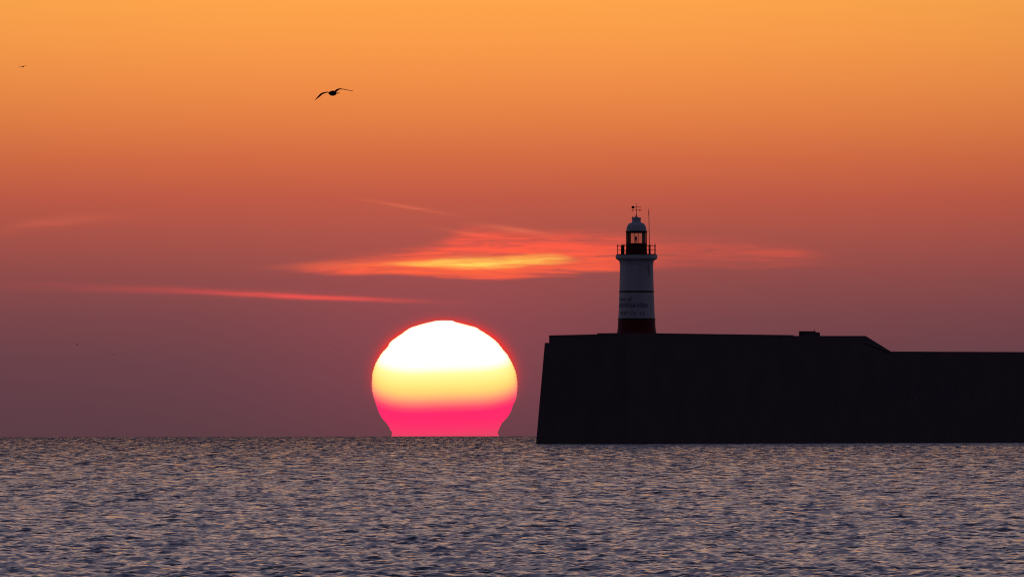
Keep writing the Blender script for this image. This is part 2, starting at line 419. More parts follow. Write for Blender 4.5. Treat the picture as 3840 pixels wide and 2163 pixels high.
# small ripples as slopes added to the surface normal
acc = g.outputs['Normal']
la = t.nodes.new('ShaderNodeAttribute'); la.attribute_name = 'lost_chop'; lostf = la.outputs['Fac']
amp = node_math(t, 'MULTIPLY_ADD', lostf, 1.3, 1.0)
for sc, k_ in ((1.6, 0.45), (4.5, 0.55), (11.0, 0.40)):
    nz = t.nodes.new('ShaderNodeTexNoise'); nz.inputs['Scale'].default_value = sc; nz.inputs['Detail'].default_value = 1.0
    mpp_ = t.nodes.new('ShaderNodeMapping'); mpp_.inputs['Scale'].default_value = (0.7, 1.3, 1); mpp_.inputs['Location'].default_value = (sc * 7, 3, 0)
    t.links.new(g.outputs['Position'], mpp_.inputs[0]); t.links.new(mpp_.outputs[0], nz.inputs['Vector'])
    sb = t.nodes.new('ShaderNodeVectorMath'); sb.operation = 'SUBTRACT'; sb.inputs[1].default_value = (.5, .5, .5)
    t.links.new(nz.outputs['Color'], sb.inputs[0])
    ml = t.nodes.new('ShaderNodeVectorMath'); ml.operation = 'MULTIPLY'; ml.inputs[1].default_value = (k_ * .8, k_ * 1.3, 0)
    t.links.new(sb.outputs[0], ml.inputs[0])
    sc_ = t.nodes.new('ShaderNodeVectorMath'); sc_.operation = 'SCALE'; t.links.new(ml.outputs[0], sc_.inputs[0]); t.links.new(amp, sc_.inputs['Scale'])
    ad = t.nodes.new('ShaderNodeVectorMath'); ad.operation = 'ADD'
    t.links.new(acc, ad.inputs[0]); t.links.new(sc_.outputs[0], ad.inputs[1]); acc = ad.outputs[0]
# beyond the reach of the mesh the waves' shoreward faces are carried by the shading normal
sy = t.nodes.new('ShaderNodeSeparateXYZ'); t.links.new(g.outputs['Position'], sy.inputs[0])
lg = node_math(t, 'LOGARITHM', node_math(t, 'MAXIMUM', sy.outputs[1], 10.0), 10.0)
bf = node_math(t, 'MULTIPLY', node_math(t, 'SUBTRACT', lg, 2.35), 0.235, clamp=True)
bf = node_math(t, 'MULTIPLY_ADD', lostf, 0.15, bf)
nb = t.nodes.new('ShaderNodeTexNoise'); nb.inputs['Scale'].default_value = 1.0; nb.inputs['Detail'].default_value = 2.0
mb = t.nodes.new('ShaderNodeMapping'); mb.inputs['Scale'].default_value = (0.8, 0.25, 1); t.links.new(g.outputs['Position'], mb.inputs[0]); t.links.new(mb.outputs[0], nb.inputs['Vector'])
bf = node_math(t, 'MULTIPLY', bf, node_math(t, 'MAXIMUM', node_math(t, 'MULTIPLY_ADD', nb.outputs['Fac'], 6.0, -2.0), 0.1))
cb = t.nodes.new('ShaderNodeCombineXYZ'); t.links.new(node_math(t, 'MULTIPLY', bf, -1.0), cb.inputs[1])
ad = t.nodes.new('ShaderNodeVectorMath'); ad.operation = 'ADD'; t.links.new(acc, ad.inputs[0]); t.links.new(cb.outputs[0], ad.inputs[1]); acc = ad.outputs[0]
nr = t.nodes.new('ShaderNodeVectorMath'); nr.operation = 'NORMALIZE'; t.links.new(acc, nr.inputs[0])
t.links.new(nr.outputs[0], b.inputs['Normal'])
sea = link('sea', me, M_sea); tag(sea, kind='structure', label='choppy grey-mauve sea stretching out to the horizon')

# ------------------------------------------------------------------ sun: body of rings with the mirage-bitten outline
prof_px = [(110, 880, 880), (114, 800, 955), (125, 740, 985), (150, 640, 1080), (180, 545, 1190), (210, 492, 1240), (240, 452, 1290), (285, 385, 1355),
           (330, 330, 1408), (375, 305, 1445), (420, 262, 1480), (450, 237, 1508), (500, 207, 1537), (550, 181, 1563), (600, 163, 1585), (650, 151, 1600),
           (700, 147, 1609), (750, 145, 1613), (790, 146, 1613), (830, 151, 1609), (870, 161, 1605), (900, 171, 1598), (930, 180, 1586), (960, 190, 1570), (1000, 204, 1557),
           (1030, 215, 1545), (1060, 229, 1530), (1090, 247, 1508), (1110, 262, 1492), (1130, 282, 1470), (1150, 298, 1454), (1170, 311, 1445), (1190, 324, 1434), (1210, 334, 1426), (1230, 346, 1418),
           (1245, 350, 1414), (1260, 346, 1422), (1280, 342, 1430), (1330, 330, 1440), (1400, 340, 1430)]
YS = 600000.0
pp = np.array(prof_px, float); tq = np.arange(len(pp)); tf = np.linspace(0, len(pp) - 1, 200)
def catmull(col_):
    o_ = []
    for q_ in tf:
        i_ = min(int(q_), len(pp) - 2); f = q_ - i_; p = [col_[max(0, min(len(pp) - 1, i_ + k))] for k in (-1, 0, 1, 2)]
        o_.append(.5 * (2 * p[1] + (p[2] - p[0]) * f + (2 * p[0] - 5 * p[1] + 4 * p[2] - p[3]) * f * f + (3 * p[1] - p[0] - 3 * p[2] + p[3]) * f ** 3))
    return o_
prof_px = list(zip(catmull(pp[:, 0]), catmull(pp[:, 1]), catmull(pp[:, 2])))
bm = bmesh.new(); rings = []
for v, l, r in prof_px:
    k = 2.6864
    wob = 1.3 * math.sin(v * .16) + 1.2 * math.sin(v * .31 + 1) + .6 * math.sin(v * .7)
    P0 = at(1340 + (l + wob) / k, 1160 + v / k, YS); P1 = at(1340 + (r - wob) / k + 0.02, 1160 + v / k, YS)
    cx = (P0.x + P1.x) / 2; R = max((P1.x - P0.x) / 2, .5); z = (P0.z + P1.z) / 2
    rings.append([bm.verts.new((cx - SUN_C.x + R * math.cos(2 * PI * i / 96), R * math.sin(2 * PI * i / 96), z - SUN_C.z)) for i in range(96)])
for a, b_ in zip(rings, rings[1:]):
    for i in range(96): bm.faces.new((a[i], a[(i + 1) % 96], b_[(i + 1) % 96], b_[i]))
bm.faces.new(rings[0]); bm.faces.new(rings[-1])
M_sun = bpy.data.materials.new('setting_sun'); M_sun.use_nodes = True
t = M_sun.node_tree
for n in list(t.nodes): t.nodes.remove(n)
o = t.nodes.new('ShaderNodeOutputMaterial'); em = t.nodes.new('ShaderNodeEmission'); t.links.new(em.outputs[0], o.inputs[0])
tco = t.nodes.new('ShaderNodeTexCoord'); sx = t.nodes.new('ShaderNodeSeparateXYZ'); t.links.new(tco.outputs['Object'], sx.inputs[0])
zt = (at(1667, 1160 + 110 / 2.6864, YS) - SUN_C).z; zb = (at(1667, 1160 + 1275 / 2.6864, YS) - SUN_C).z
RS = 273.0 * A * YS
tt = node_math(t, 'DIVIDE', node_math(t, 'SUBTRACT', zt, sx.outputs[2]), zt - zb)          # 0 top, 1 at the sea
xx = node_math(t, 'DIVIDE', sx.outputs[0], RS)
limb = node_math(t, 'POWER', node_math(t, 'ABSOLUTE', xx), 4.0)
tt = node_math(t, 'ADD', tt, node_math(t, 'MULTIPLY', limb, 0.10))
tt = node_math(t, 'ADD', tt, node_math(t, 'MULTIPLY', node_math(t, 'SINE', node_math(t, 'MULTIPLY_ADD', xx, 2.2, 0.6)), 0.012))
def V(v): return (v - 110) / 1165.0
stops = [(0, (1.5, 1.5, 1.5)), (V(540), (1.25, 1.25, 1.25)), (V(600), (1.05, 1.05, .86)), (V(665), (1, 1, .36)), (V(760), (1, .86, .23)), (V(840), (1, .68, .18)),
         (V(895), (1, .46, .18)), (V(945), (1, .24, .17)), (V(1000), (1, .075, .15)), (V(1050), (1, .024, .15)), (V(1150), (1, .028, .145)), (V(1235), (.93, .043, .14)), (V(1275), (.82, .055, .13))]
cr = ramp(t, tt, stops); t.links.new(cr, em.inputs[0]); em.inputs[1].default_value = 1.0
# limb reddening (thin outer rim, from the rounded body's own normal)
gn = t.nodes.new('ShaderNodeNewGeometry'); sn = t.nodes.new('ShaderNodeSeparateXYZ'); t.links.new(gn.outputs['Normal'], sn.inputs[0])
ny = node_math(t, 'ABSOLUTE', sn.outputs[1])
rim = node_math(t, 'POWER', node_math(t, 'SUBTRACT', 1.0, ny, clamp=True), 5.0)
upz = node_math(t, 'MULTIPLY', node_math(t, 'SUBTRACT', V(840), tt), 5.0, clamp=True)
rc = mix(t, upz, (1, .06, .14), (1, .62, .05))
up2 = node_math(t, 'MULTIPLY', node_math(t, 'SUBTRACT', V(1120), tt), 5.0, clamp=True)
c2 = mix(t, node_math(t, 'MULTIPLY', rim, up2), cr, rc)
t.links.new(c2, em.inputs[0])
suno = obj('sun', bm, M_sun, None, True); suno.location = SUN_C
tag(suno, 'glowing setting sun, white above and pink below, its foot cut by the horizon', 'sun')

# ------------------------------------------------------------------ breakwater
TH = math.radians(50)                                   # the long face runs away to the right
wv = Vector((math.cos(TH), math.sin(TH), 0)); nv_ = Vector((-math.sin(TH), math.cos(TH), 0))
D0 = 1885.0; WID = 14.0
corner = at(2352, 1662, D0); corner.z = 0
def t_of(px, off=0.0):                                   # distance along the face that shows at px
    f = lambda t_: (corner + wv * t_ + nv_ * off)
    lo, hi = -60.0, 900.0
    for _ in range(60):
        m_ = (lo + hi) / 2; p = f(m_)
        # picture x of p (roll is negligible sideways, but use it anyway)
        if px_of(p)[0] < px: lo = m_
        else: hi = m_
    return lo
def px_of(p):
    v = M3.transposed() @ (p - CAM)
    return 1920 + (v.x / -v.z) / A, 1081.5 - (v.y / -v.z) / A
def z_of(px, py, off=0.0):
    t_ = t_of(px, off); p = corner + wv * t_ + nv_ * off
    return at(px, py, p.y).z
bw = empty('breakwater', corner, 'long dark concrete breakwater whose battered end stands in the sea below the lighthouse', 'breakwater')
def prism(bm, sections):
    """sections: rings of equal length, closed, capped"""
    R_ = [[bm.verts.new(p - corner) for p in s] for s in sections]
    for a, b_ in zip(R_, R_[1:]):
        for i in range(len(a)): bm.faces.new((a[i], a[(i + 1) % len(a)], b_[(i + 1) % len(a)], b_[i]))
    bm.faces.new(R_[0]); bm.faces.new(R_[-1])
def P(t_, o_, z): return Vector((corner.x + wv.x * t_ + nv_.x * o_, corner.y + wv.y * t_ + nv_.y * o_, z))
PAR = 0.92
z_deck = z_of(2352, 1283)                                # head deck level
# the head's far left corner must show at px 2010 (foot) and 2043 (ledge level)
wid_foot = None
lo, hi = 5.0, 30.0
for _ in range(50):
    m_ = (lo + hi) / 2
    if px_of(P(0, m_, -3.5))[0] > 2001: lo = m_
    else: hi = m_
wid_foot = lo
def left_off(px, t0, z):
    lo, hi = 3.0, 30.0
    for _ in range(50):
        m_ = (lo + hi) / 2
        if px_of(P(t0, m_, z))[0] > px: lo = m_
        else: hi = m_
    return lo
wid_top = left_off(2043, 0.5, z_deck)
z_low = z_of(3500, 1318)                                 # lower walkway level
t1 = t_of(3247); t2 = t_of(3342); t_end = 330.0
zt1 = z_of(3247, 1259); zt2 = z_of(3342, 1317)
bm = bmesh.new()
secs = []
for t_, zf in ((0.0, z_deck), (t_of(2980), z_deck), (t1, zt1 - PAR), (t2, zt2 - .25), (t_end, zt2 - .25)):
    bat = 0.5 if t_ == 0 else 0.0
    secs.append([P(t_, 0, -3.5), P(t_ + bat, 0.35, zf), P(t_ + bat, wid_top if t_ == 0 else WID, zf), P(t_, wid_foot if t_ == 0 else WID + 1, -3.5)])
prism(bm, secs)
obj('wall_body', bm, M_concrete, bw)
# parapet: up-stand along the front and round the head
def upstand(pts_z, off0, thick, name, base_z):
    bm = bmesh.new(); secs = []
    for (t_, z), bz in zip(pts_z, base_z):
        secs.append([P(t_, off0, bz), P(t_, off0, z), P(t_, off0 + thick, z), P(t_, off0 + thick, bz)])
    prism(bm, secs)
    return obj(name, bm, M_concrete, bw)
OF = 0.42
tB = t_of(2977, OF); tC = t_of(2979, OF)
zB = z_of(2977, 1256, OF); zC = z_of(2990, 1259, OF)
t0c = 0.55
zA = at(2460, 1249, P(t_of(2460, OF), OF, 0).y).z
upstand([(t0c, zA + .02), (t_of(2460, OF), zA), (tB, zB)], OF, .7, 'parapet', [z_deck + .004] * 3)
upstand([(tC, zC), (t_of(3247, OF), z_of(3247, 1259, OF)), (t_of(3342, OF), z_of(3342, 1317.5, OF)), (t_end, z_of(3342, 1317.5, OF))], OF, .7, 'parapet',
        [z_deck + .004, zt1 - PAR + .004, zt2 - .246, zt2 - .246])
# head parapet going back to the left corner, stepping down at px 2239
lo_step = left_off(2239, t0c, zA); lo_end = left_off(2059, t0c, zA)
bm = bmesh.new()
prism(bm, [[P(t0c, o_, z_deck + .004), P(t0c, o_, z), P(t0c + .7, o_, z), P(t0c + .7, o_, z_deck + .004)] for o_, z in ((OF + .702, zA + .02), (lo_step, at(2239, 1249, P(t0c, lo_step, 0).y).z))])
obj('head_parapet', bm, M_concrete, bw)
bm = bmesh.new()
zs = at(2239, 1253, P(t0c, lo_step, 0).y).z; ze = at(2059, 1257, P(t0c, lo_end, 0).y).z
prism(bm, [[P(t0c, o_, z_deck + .004), P(t0c, o_, z), P(t0c + .7, o_, z), P(t0c + .7, o_, z_deck + .004)] for o_, z in ((lo_step + .002, zs), (lo_end, ze))])
obj('head_parapet', bm, M_concrete, bw)
# painted letters on the long face, faint
for body, px0, px1 in (('MV', 3312, 3380), ('SPE', 3405, 3468), ('&', 3514, 3536), ('KNC', 3551, 3617), ('S', 3648, 3662)):
    ta, tb_ = t_of(px0), t_of(px1)
    bm = text_mesh(body, 2.0, 0.0, 1.0, tb_ - ta, 5)
    y0 = min(v.co.y for v in bm.verts); y1 = max(v.co.y for v in bm.verts)
    zb_, zt_ = z_of(px0, 1498), z_of(px0, 1453)
    zf = zt2
    for v in bm.verts:
        z = zb_ + (v.co.y - y0) / (y1 - y0) * (zt_ - zb_)
        o_ = 0.35 * (z + 3.5) / (zf + 3.5) - 0.012
        v.co = P(ta + v.co.x, o_, z) - corner
    obj('painted_letters', bm, M_graffiti, bw)

# small concrete housing on the wall with a rod
tb0, tb1 = t_of(2999, 3.15), t_of(3074, 2.4)
hz0 = z_deck + .004; hz1 = z_of(3030, 1241.5, 2.4)
hut = empty('concrete_housing', P((tb0 + tb1) / 2, 2.4, hz0), 'low dark box-shaped housing on top of the breakwater wall with a short rod', 'housing')
bm = bmesh.new()
LT = (tb1 - tb0) * 1.14; HH = hz1 - hz0
mrot = Matrix.Rotation(TH, 4, 'Z')
boxm(bm, (-LT * .13, 0.375, HH / 2), (LT * .74, .75, HH), .10)
boxm(bm, (LT * .33, 0.37, HH / 2 - .06), (LT * .34, .70, HH - .12), .08)
bm.transform(mrot); obj('housing_body', bm, M_coping, hut)
bm = bmesh.new(); boxm(bm, (-LT * .13, .375, HH - .04), (LT * .75, .78, .10), .03); bm.transform(mrot); obj('lid', bm, M_coping, hut)
bm = bmesh.new(); tube(bm, (LT * .22, .2, HH - .1), (LT * .22, .2, HH + .26), .04, .025); bm.transform(mrot); obj('rod', bm, M_iron, hut)

# ------------------------------------------------------------------ lighthouse
# axis stands on the head deck
lo, hi = 0.0, 30.0
for _ in range(50):
    m_ = (lo + hi) / 2
    if px_of(P(m_, 7.0, 12))[0] < 2387.5: lo = m_
    else: hi = m_
LB = P(lo, 7.0, z_deck + .004)
DL = LB.y; PXM = A * DL                                  # metres per photo pixel there
lt = empty('lighthouse', LB, 'white round lighthouse with dark red foot, domed lantern and gallery on the breakwater end', 'lighthouse')
def zz(py): return at(2387.5, py, DL).z - LB.z
def c1(v): return zz(740 + v / 5.582)                   # rows of my lantern close-up
def c2_(v): return zz(980 + v / 5.0045)                 # rows of my shaft close-up
def r1(u): return u / 5.582 * PXM
def r2(u): return u / 5.0045 * PXM
# shaft
shaft_prof = [(r2(346), c2_(1078)), (r2(339), c2_(980)), (r2(331), c2_(800)), (r2(325), c2_(600)), (r2(316), c2_(300)), (r2(310), c2_(30)), (r2(308), c2_(-40))]
obj('shaft', lathe(shaft_prof, 96), M_white, lt, True)
obj('dark_base', lathe([(r2(420), 0), (r2(392), c2_(1400)), (r2(381), c2_(1366)), (r2(368), c2_(1330)), (r2(357), c2_(1260)), (r2(351), c2_(1180)), (r2(349), c2_(1084)), (r2(347), c2_(1079))], 96), M_red, lt, True)
obj('string_course', lathe([(r2(346), c2_(1086)), (r2(353), c2_(1086)), (r2(353), c2_(1068)), (r2(343), c2_(1066))], 96), M_iron, lt, True)
obj('tower_band', lathe([(r2(321), c2_(582)), (r2(331), c2_(580)), (r2(332), c2_(556)), (r2(321), c2_(553))], 96), M_iron, lt, True)
# corbelled gallery
obj('gallery_slab', lathe([(r1(352), c1(1400)), (r1(356), c1(1350)), (r1(362), c1(1335)), (r1(392), c1(1310)), (r1(425), c1(1290)), (r1(436), c1(1282)),
                            (r1(438), c1(1216)), (r1(434), c1(1208)), (r1(200), c1(1206))], 96), M_white, lt, True)
obj('gallery_edge', lathe([(r1(430), c1(1207)), (r1(434), c1(1207)), (r1(432), c1(1198)), (r1(424), c1(1196))], 96), M_iron, lt, True)
# drum under the lantern
obj('lantern_drum', lathe([(r1(236), c1(1206)), (r1(228), c1(1180)), (r1(222), c1(1120)), (r1(220), c1(990)), (r1(224), c1(986)), (r1(224), c1(970)), (r1(150), c1(970))], 64), M_red, lt, True)
# lantern panes and glazing bars
RL = r1(212)
zg0, zg1 = c1(970), c1(745)
angs = [math.radians(-81 + 45 * k) for k in range(8)]    # measured from the view axis to the right
def dirp(a): return Vector((math.sin(a), -math.cos(a), 0))
pane_me = None
for i, a in enumerate(angs):
    bm = bmesh.new()
    boxm(bm, (0, 0, (zg0 + zg1) / 2), (.065, .09, zg1 - zg0 - .01), .01)
    bm.transform(Matrix.Translation(dirp(a) * RL) @ Matrix.Rotation(a, 4, 'Z'))
    obj('glazing_bar', bm, M_iron, lt)
    a2 = a + math.radians(45)
    p0, p1 = dirp(a) * RL, dirp(a2) * RL
    mid = (p0 + p1) / 2; L_ = (p1 - p0).length - .09
    bm = bmesh.new(); boxm(bm, (0, 0, (zg0 + zg1) / 2), (L_, .012, zg1 - zg0 - .02))
    bm.transform(Matrix.Translation(mid) @ Matrix.Rotation((a + a2) / 2, 4, 'Z'))
    obj('pane', bm, M_glass, lt)
# extra vertical bars at the lantern's left and right corners (door frame and vent pipe)
for u in (428 - 593, 767 - 593):
    bm = bmesh.new(); x = r1(abs(u)) * (1 if u > 0 else -1)
    y = -math.sqrt(max(RL * RL - x * x, 0)) * .86
    tube(bm, (x, y, zg0 + .002), (x, y, zg1 - .002), .03); obj('glazing_bar', bm, M_iron, lt)
# lamp
bm = bmesh.new(); lx = r1(-8)
for (v, r) in ():
    pass
lb = lathe([(r1(14), c1(905)), (r1(19), c1(895)), (r1(21), c1(860)), (r1(20), c1(830)), (r1(12), c1(820))], 20)
for v in lb.verts: v.co.x += lx
lamp = obj('lamp', lb, M_iron, lt, True)
bm = bmesh.new()
for dx, dy in ((-.11, 0), (.11, 0), (0, .1)): tube(bm, (lx + dx, dy, c1(968)), (lx + dx * .6, dy * .6, c1(903)), .022)
tube(bm, (lx, 0, c1(968)), (lx, 0, c1(905)), .03)
obj('lamp_stand', bm, M_iron, lt)
obj('lantern_floor_ring', lathe([(r1(216), c1(969.5)), (r1(219), c1(966)), (r1(200), c1(960)), (r1(196), c1(969.5))], 48), M_iron, lt, True)
# eave
obj('eave', lathe([(r1(205), c1(748)), (r1(216), c1(745)), (r1(222), c1(722)), (r1(243), c1(712)), (r1(243), c1(708)), (r1(214), c1(705)), (r1(100), c1(703))], 64), M_iron, lt, True)
# dome and ventilator
dome = [(r1(213), c1(704)), (r1(211), c1(690))]
for k in range(1, 13):
    a = k / 12 * math.radians(66)
    dome.append((r1(95 + 116 * math.cos(a * 90 / 66) ** .9), c1(690 - 160 * math.sin(a * 90 / 66))))
obj('dome', lathe(dome, 64), M_white, lt, True)
obj('ventilator', lathe([(r1(96), c1(535)), (r1(95), c1(520)), (r1(92), c1(505)), (r1(93), c1(445)), (r1(98), c1(442)), (r1(101), c1(432)), (r1(88), c1(427)), (r1(55), c1(418)), (r1(20), c1(408)), (r1(8), c1(400))], 48), M_white, lt, True)
for k in range(8):
    a = k * PI / 4 + .3; bm = bmesh.new()
    tube(bm, dirp(a) * r1(97) + Vector((0, 0, c1(436))), dirp(a) * r1(109) + Vector((0, 0, c1(446))), .018, n=5)
    obj('vent_lug', bm, M_iron, lt)
# weather vane
wvn = bpy.data.objects.new('weather_vane', None); C.objects.link(wvn); wvn.parent = lt; wvn.location = (0, 0, c1(410))
def vz(v): return c1(v) - c1(410)
def vx(u): return (u - 592) / 5.582 * PXM
bm = bmesh.new(); tube(bm, (0, 0, 0), (0, 0, vz(330)), .055, .035); tube(bm, (0, 0, vz(330)), (0, 0, vz(128)), .030, .018)
ball(bm, (0, 0, vz(380)), .085); ball(bm, (0, 0, vz(268)), .045); ball(bm, (0, 0, vz(200)), .045)
obj('spindle', bm, M_iron, wvn, True)
bm = bmesh.new(); tube(bm, (vx(555), 0, vz(203)), (vx(680), 0, vz(200)), .02); ball(bm, (vx(682), 0, vz(200)), .042)
tube(bm, (vx(660), 0, vz(200)), (vx(690), 0, vz(200)), .035, .004)
# rounded tail plate
vs = [(490, 190), (500, 183), (540, 183), (553, 195), (556, 212), (548, 228), (530, 236), (500, 232), (491, 226)]
f1 = [bm.verts.new((vx(u), -.015, vz(v))) for u, v in vs]; f2 = [bm.verts.new((vx(u), .015, vz(v))) for u, v in vs]
bm.faces.new(f1); bm.faces.new(f2[::-1])
for i in range(len(vs)): bm.faces.new((f1[i], f1[(i + 1) % len(vs)], f2[(i + 1) % len(vs)], f2[i]))
obj('arrow', bm, M_iron, wvn)
bm = bmesh.new(); tube(bm, (vx(520), 0, vz(268)), (vx(662), 0, vz(268)), .02); tube(bm, (0, -.45, vz(268)), (0, .45, vz(268)), .02)
obj('cross_arms', bm, M_iron, wvn)
def letter(ch, u, v, h, rz, m=M_iron, y=0.0):
    bm = text_mesh(ch, 1.0, .02, step=9)
    xs = [q.co.x for q in bm.verts]; ys = [q.co.y for q in bm.verts]
    k = h / (max(ys) - min(ys)); mx = (max(xs) + min(xs)) / 2; my = (max(ys) + min(ys)) / 2
    for q in bm.verts: q.co = Vector(((q.co.x - mx) * k, 0, (q.co.y - my) * k))
    r = bmesh.ops.extrude_face_region(bm, geom=bm.faces[:])
    bmesh.ops.translate(bm, vec=(0, .03, 0), verts=[g_ for g_ in r['geom'] if isinstance(g_, bmesh.types.BMVert)])
    bm.transform(Matrix.Translation((vx(u), y, vz(v))) @ Matrix.Rotation(rz, 4, 'Z'))
    return obj('compass_letter', bm, m, wvn)
letter('N', 676, 268, .24, .35)
letter('S', 509, 270, .24, .5)
letter('E', 592, 268, .2, 1.35, y=.5)
letter('W', 592, 268, .2, 1.35, y=-.5)

# railing
RR = r1(405)
zr = {'top': c1(1015), 'mid': c1(1102), 'low': c1(1188)}
for k_, r in (('top', .022), ('mid', .016), ('low', .014)):
    obj('rail', ring_tube(RR, zr[k_], r), M_iron, lt)
post_x = [200, 893, 990]
pang = []
pang += [math.asin(max(-1, min(1, (200 - 598) / 405))), math.asin((992 - 598) / 405), math.asin((893 - 598) / 405)]
a0 = pang[0]
for a in (pang[0], pang[1], pang[2], math.radians(-42), math.radians(-6), math.radians(22), math.radians(110), math.radians(140), math.radians(170), math.radians(200), math.radians(230), math.radians(255)):
    p = dirp(a) * RR
    bm = bmesh.new(); tube(bm, (p.x, p.y, c1(1206)), (p.x, p.y, c1(1000)), .038, .032)
    ball(bm, (p.x, p.y, c1(1000)), .05); tube(bm, (p.x, p.y, c1(1000)), (p.x, p.y, c1(975)), .03, .006)
    obj('railing_post', bm, M_iron, lt, True)
bm = bmesh.new()
for k in range(7):
    a = math.radians(200 + k * 27); p = Vector((-r1(246), 0, c1(1125)))
    q0 = p + Vector((math.cos(a), 0, math.sin(a))) * .12; a += math.radians(27); q1 = p + Vector((math.cos(a), 0, math.sin(a))) * .12
    tube(bm, q0, q1, .022, n=6)
tube(bm, (-r1(240), 0, c1(1125)), (-r1(222), 0, c1(1125)), .02)
obj('door_hook', bm, M_iron, lt)
# downpipe and cable on the shaft
def on_shaft(z, a, off=.04):
    rr_ = np.interp(z, [p[1] for p in shaft_prof], [p[0] for p in shaft_prof]) + off
    v = dirp(a) * rr_; v.z = z; return v
bm = bmesh.new(); aP = math.asin(230 / 312)
for v0, v1 in ((-10, 90), (90, 190), (190, 280)):
    tube(bm, on_shaft(c2_(v0), aP), on_shaft(c2_(v1), aP), .025)
for v0 in (30, 95, 210): ball(bm, on_shaft(c2_(v0), aP), .05)
tube(bm, on_shaft(c2_(95), aP - .18), on_shaft(c2_(130), aP - .16), .035)
obj('downpipe', bm, M_iron, lt)
bm = bmesh.new(); pts = [Vector((r1(376 - (k / 8) ** 1.6 * 26), 0, c1(1350 + k * 12))) for k in range(9)]
for a_, b_ in zip(pts, pts[1:]): tube(bm, a_, b_, .008, n=5)
obj('hanging_cable', bm, M_iron, lt)
# lettering wrapped round the shaft
def wrap(body, vtop, vbot, a_start, a_end, bold, name='lettering'):
    zt_, zb_ = c2_(vtop), c2_(vbot)
    Rm = np.interp((zt_ + zb_) / 2, [p[1] for p in shaft_prof], [p[0] for p in shaft_prof])
    wd = math.radians(a_end - a_start) * Rm
    bm = text_mesh(body, 0.7, bold, 1.0, wd, .05)
    cap = text_mesh('H', 0.7, bold, 1.0, None, 9); hy1 = max(v.co.y for v in cap.verts); cap.free()
    k = (zt_ - zb_) / hy1
    # bisect rows too so the sheet follows the taper
    for v in bm.verts:
        z = zb_ + v.co.y * k; a = math.radians(a_start) + v.co.x / Rm
        rr_ = np.interp(z, [p[1] for p in shaft_prof], [p[0] for p in shaft_prof]) + .006
        d = dirp(a) * rr_; v.co = Vector((d.x, d.y, z))
    obj(name, bm, M_letter, lt)
wrap('Port of', 668, 748, -72, -16.5, .012)
wrap('NEWHAVEN', 785, 865, -78, 37, .022)
wrap('VHF', 940, 1010, -66, -30, .012)
wrap('Ch', 940, 1010, -24, -2, .012)
wrap('-', 940, 1010, 3, 7, .012)
wrap('12', 945, 1010, 11, 26.5, .012)

# antenna clamped to gallery and eave
an_x0 = (868 - 593) / 5.582 * PXM; an_x1 = (851 - 593) / 5.582 * PXM
ant = empty('whip_antenna', LB + Vector((an_x0, -.35, c1(1206))), 'thin tall whip aerial rising from the lighthouse gallery beside the lantern', 'aerial')
zA0 = c1(1206)
def ap(v): 
    f = (1190 - v) / 950.0
    return Vector(((an_x1 - an_x0) * f, 0, c1(v) - zA0))
bm = bmesh.new(); tube(bm, ap(1206), ap(1010), .075, .07); tube(bm, ap(1010), ap(985), .05, .03); obj('base_tube', bm, M_iron, ant, True)
bm = bmesh.new(); tube(bm, ap(990), ap(700), .038, .034); tube(bm, ap(700), ap(370), .034, .036); obj('mast', bm, M_iron, ant, True)
bm = bmesh.new(); tube(bm, ap(372), ap(300), .05, .048); tube(bm, ap(300), ap(236), .03, .022); obj('whip_tip', bm, M_iron, ant, True)
bm = bmesh.new(); tube(bm, ap(713) + Vector((-.16, .25, 0)), ap(713) + Vector((.06, -.02, 0)), .022); obj('bracket', bm, M_iron, ant)
bm = bmesh.new(); tube(bm, ap(1012) + Vector((-.12, 0, 0)), ap(1012) + Vector((.06, 0, 0)), .07); obj('clamp', bm, M_iron, ant)

# fog signal cabinet on the gallery
cx_ = (304 - 593) / 5.582 * PXM
cab = empty('equipment_cabinet', LB + Vector((cx_, -.25, c1(1206) + .003)), 'narrow dark upright cabinet with two finials on the left side of the lighthouse gallery', 'cabinet')
h_ = c1(1008) - c1(1206)
bm = bmesh.new(); boxm(bm, (0, 0, h_ / 2), (r1(76), .42, h_), .035); obj('cabinet_body', bm, M_iron, cab)
bm = bmesh.new(); boxm(bm, (0, 0, h_ + .02), (r1(60), .36, .05), .01); obj('cabinet_top', bm, M_iron, cab)
for u in (-4, 34):
    bm = bmesh.new(); tube(bm, (r1(abs(u)) * (1 if u > 0 else -1), 0, h_), (r1(abs(u)) * (1 if u > 0 else -1), 0, h_ + r1(36)), .05, .012); obj('finial', bm, M_iron, cab, True)
bm = bmesh.new(); boxm(bm, (r1(34), -.23, h_ * .5), (.04, .04, .12)); obj('handle', bm, M_iron, cab)

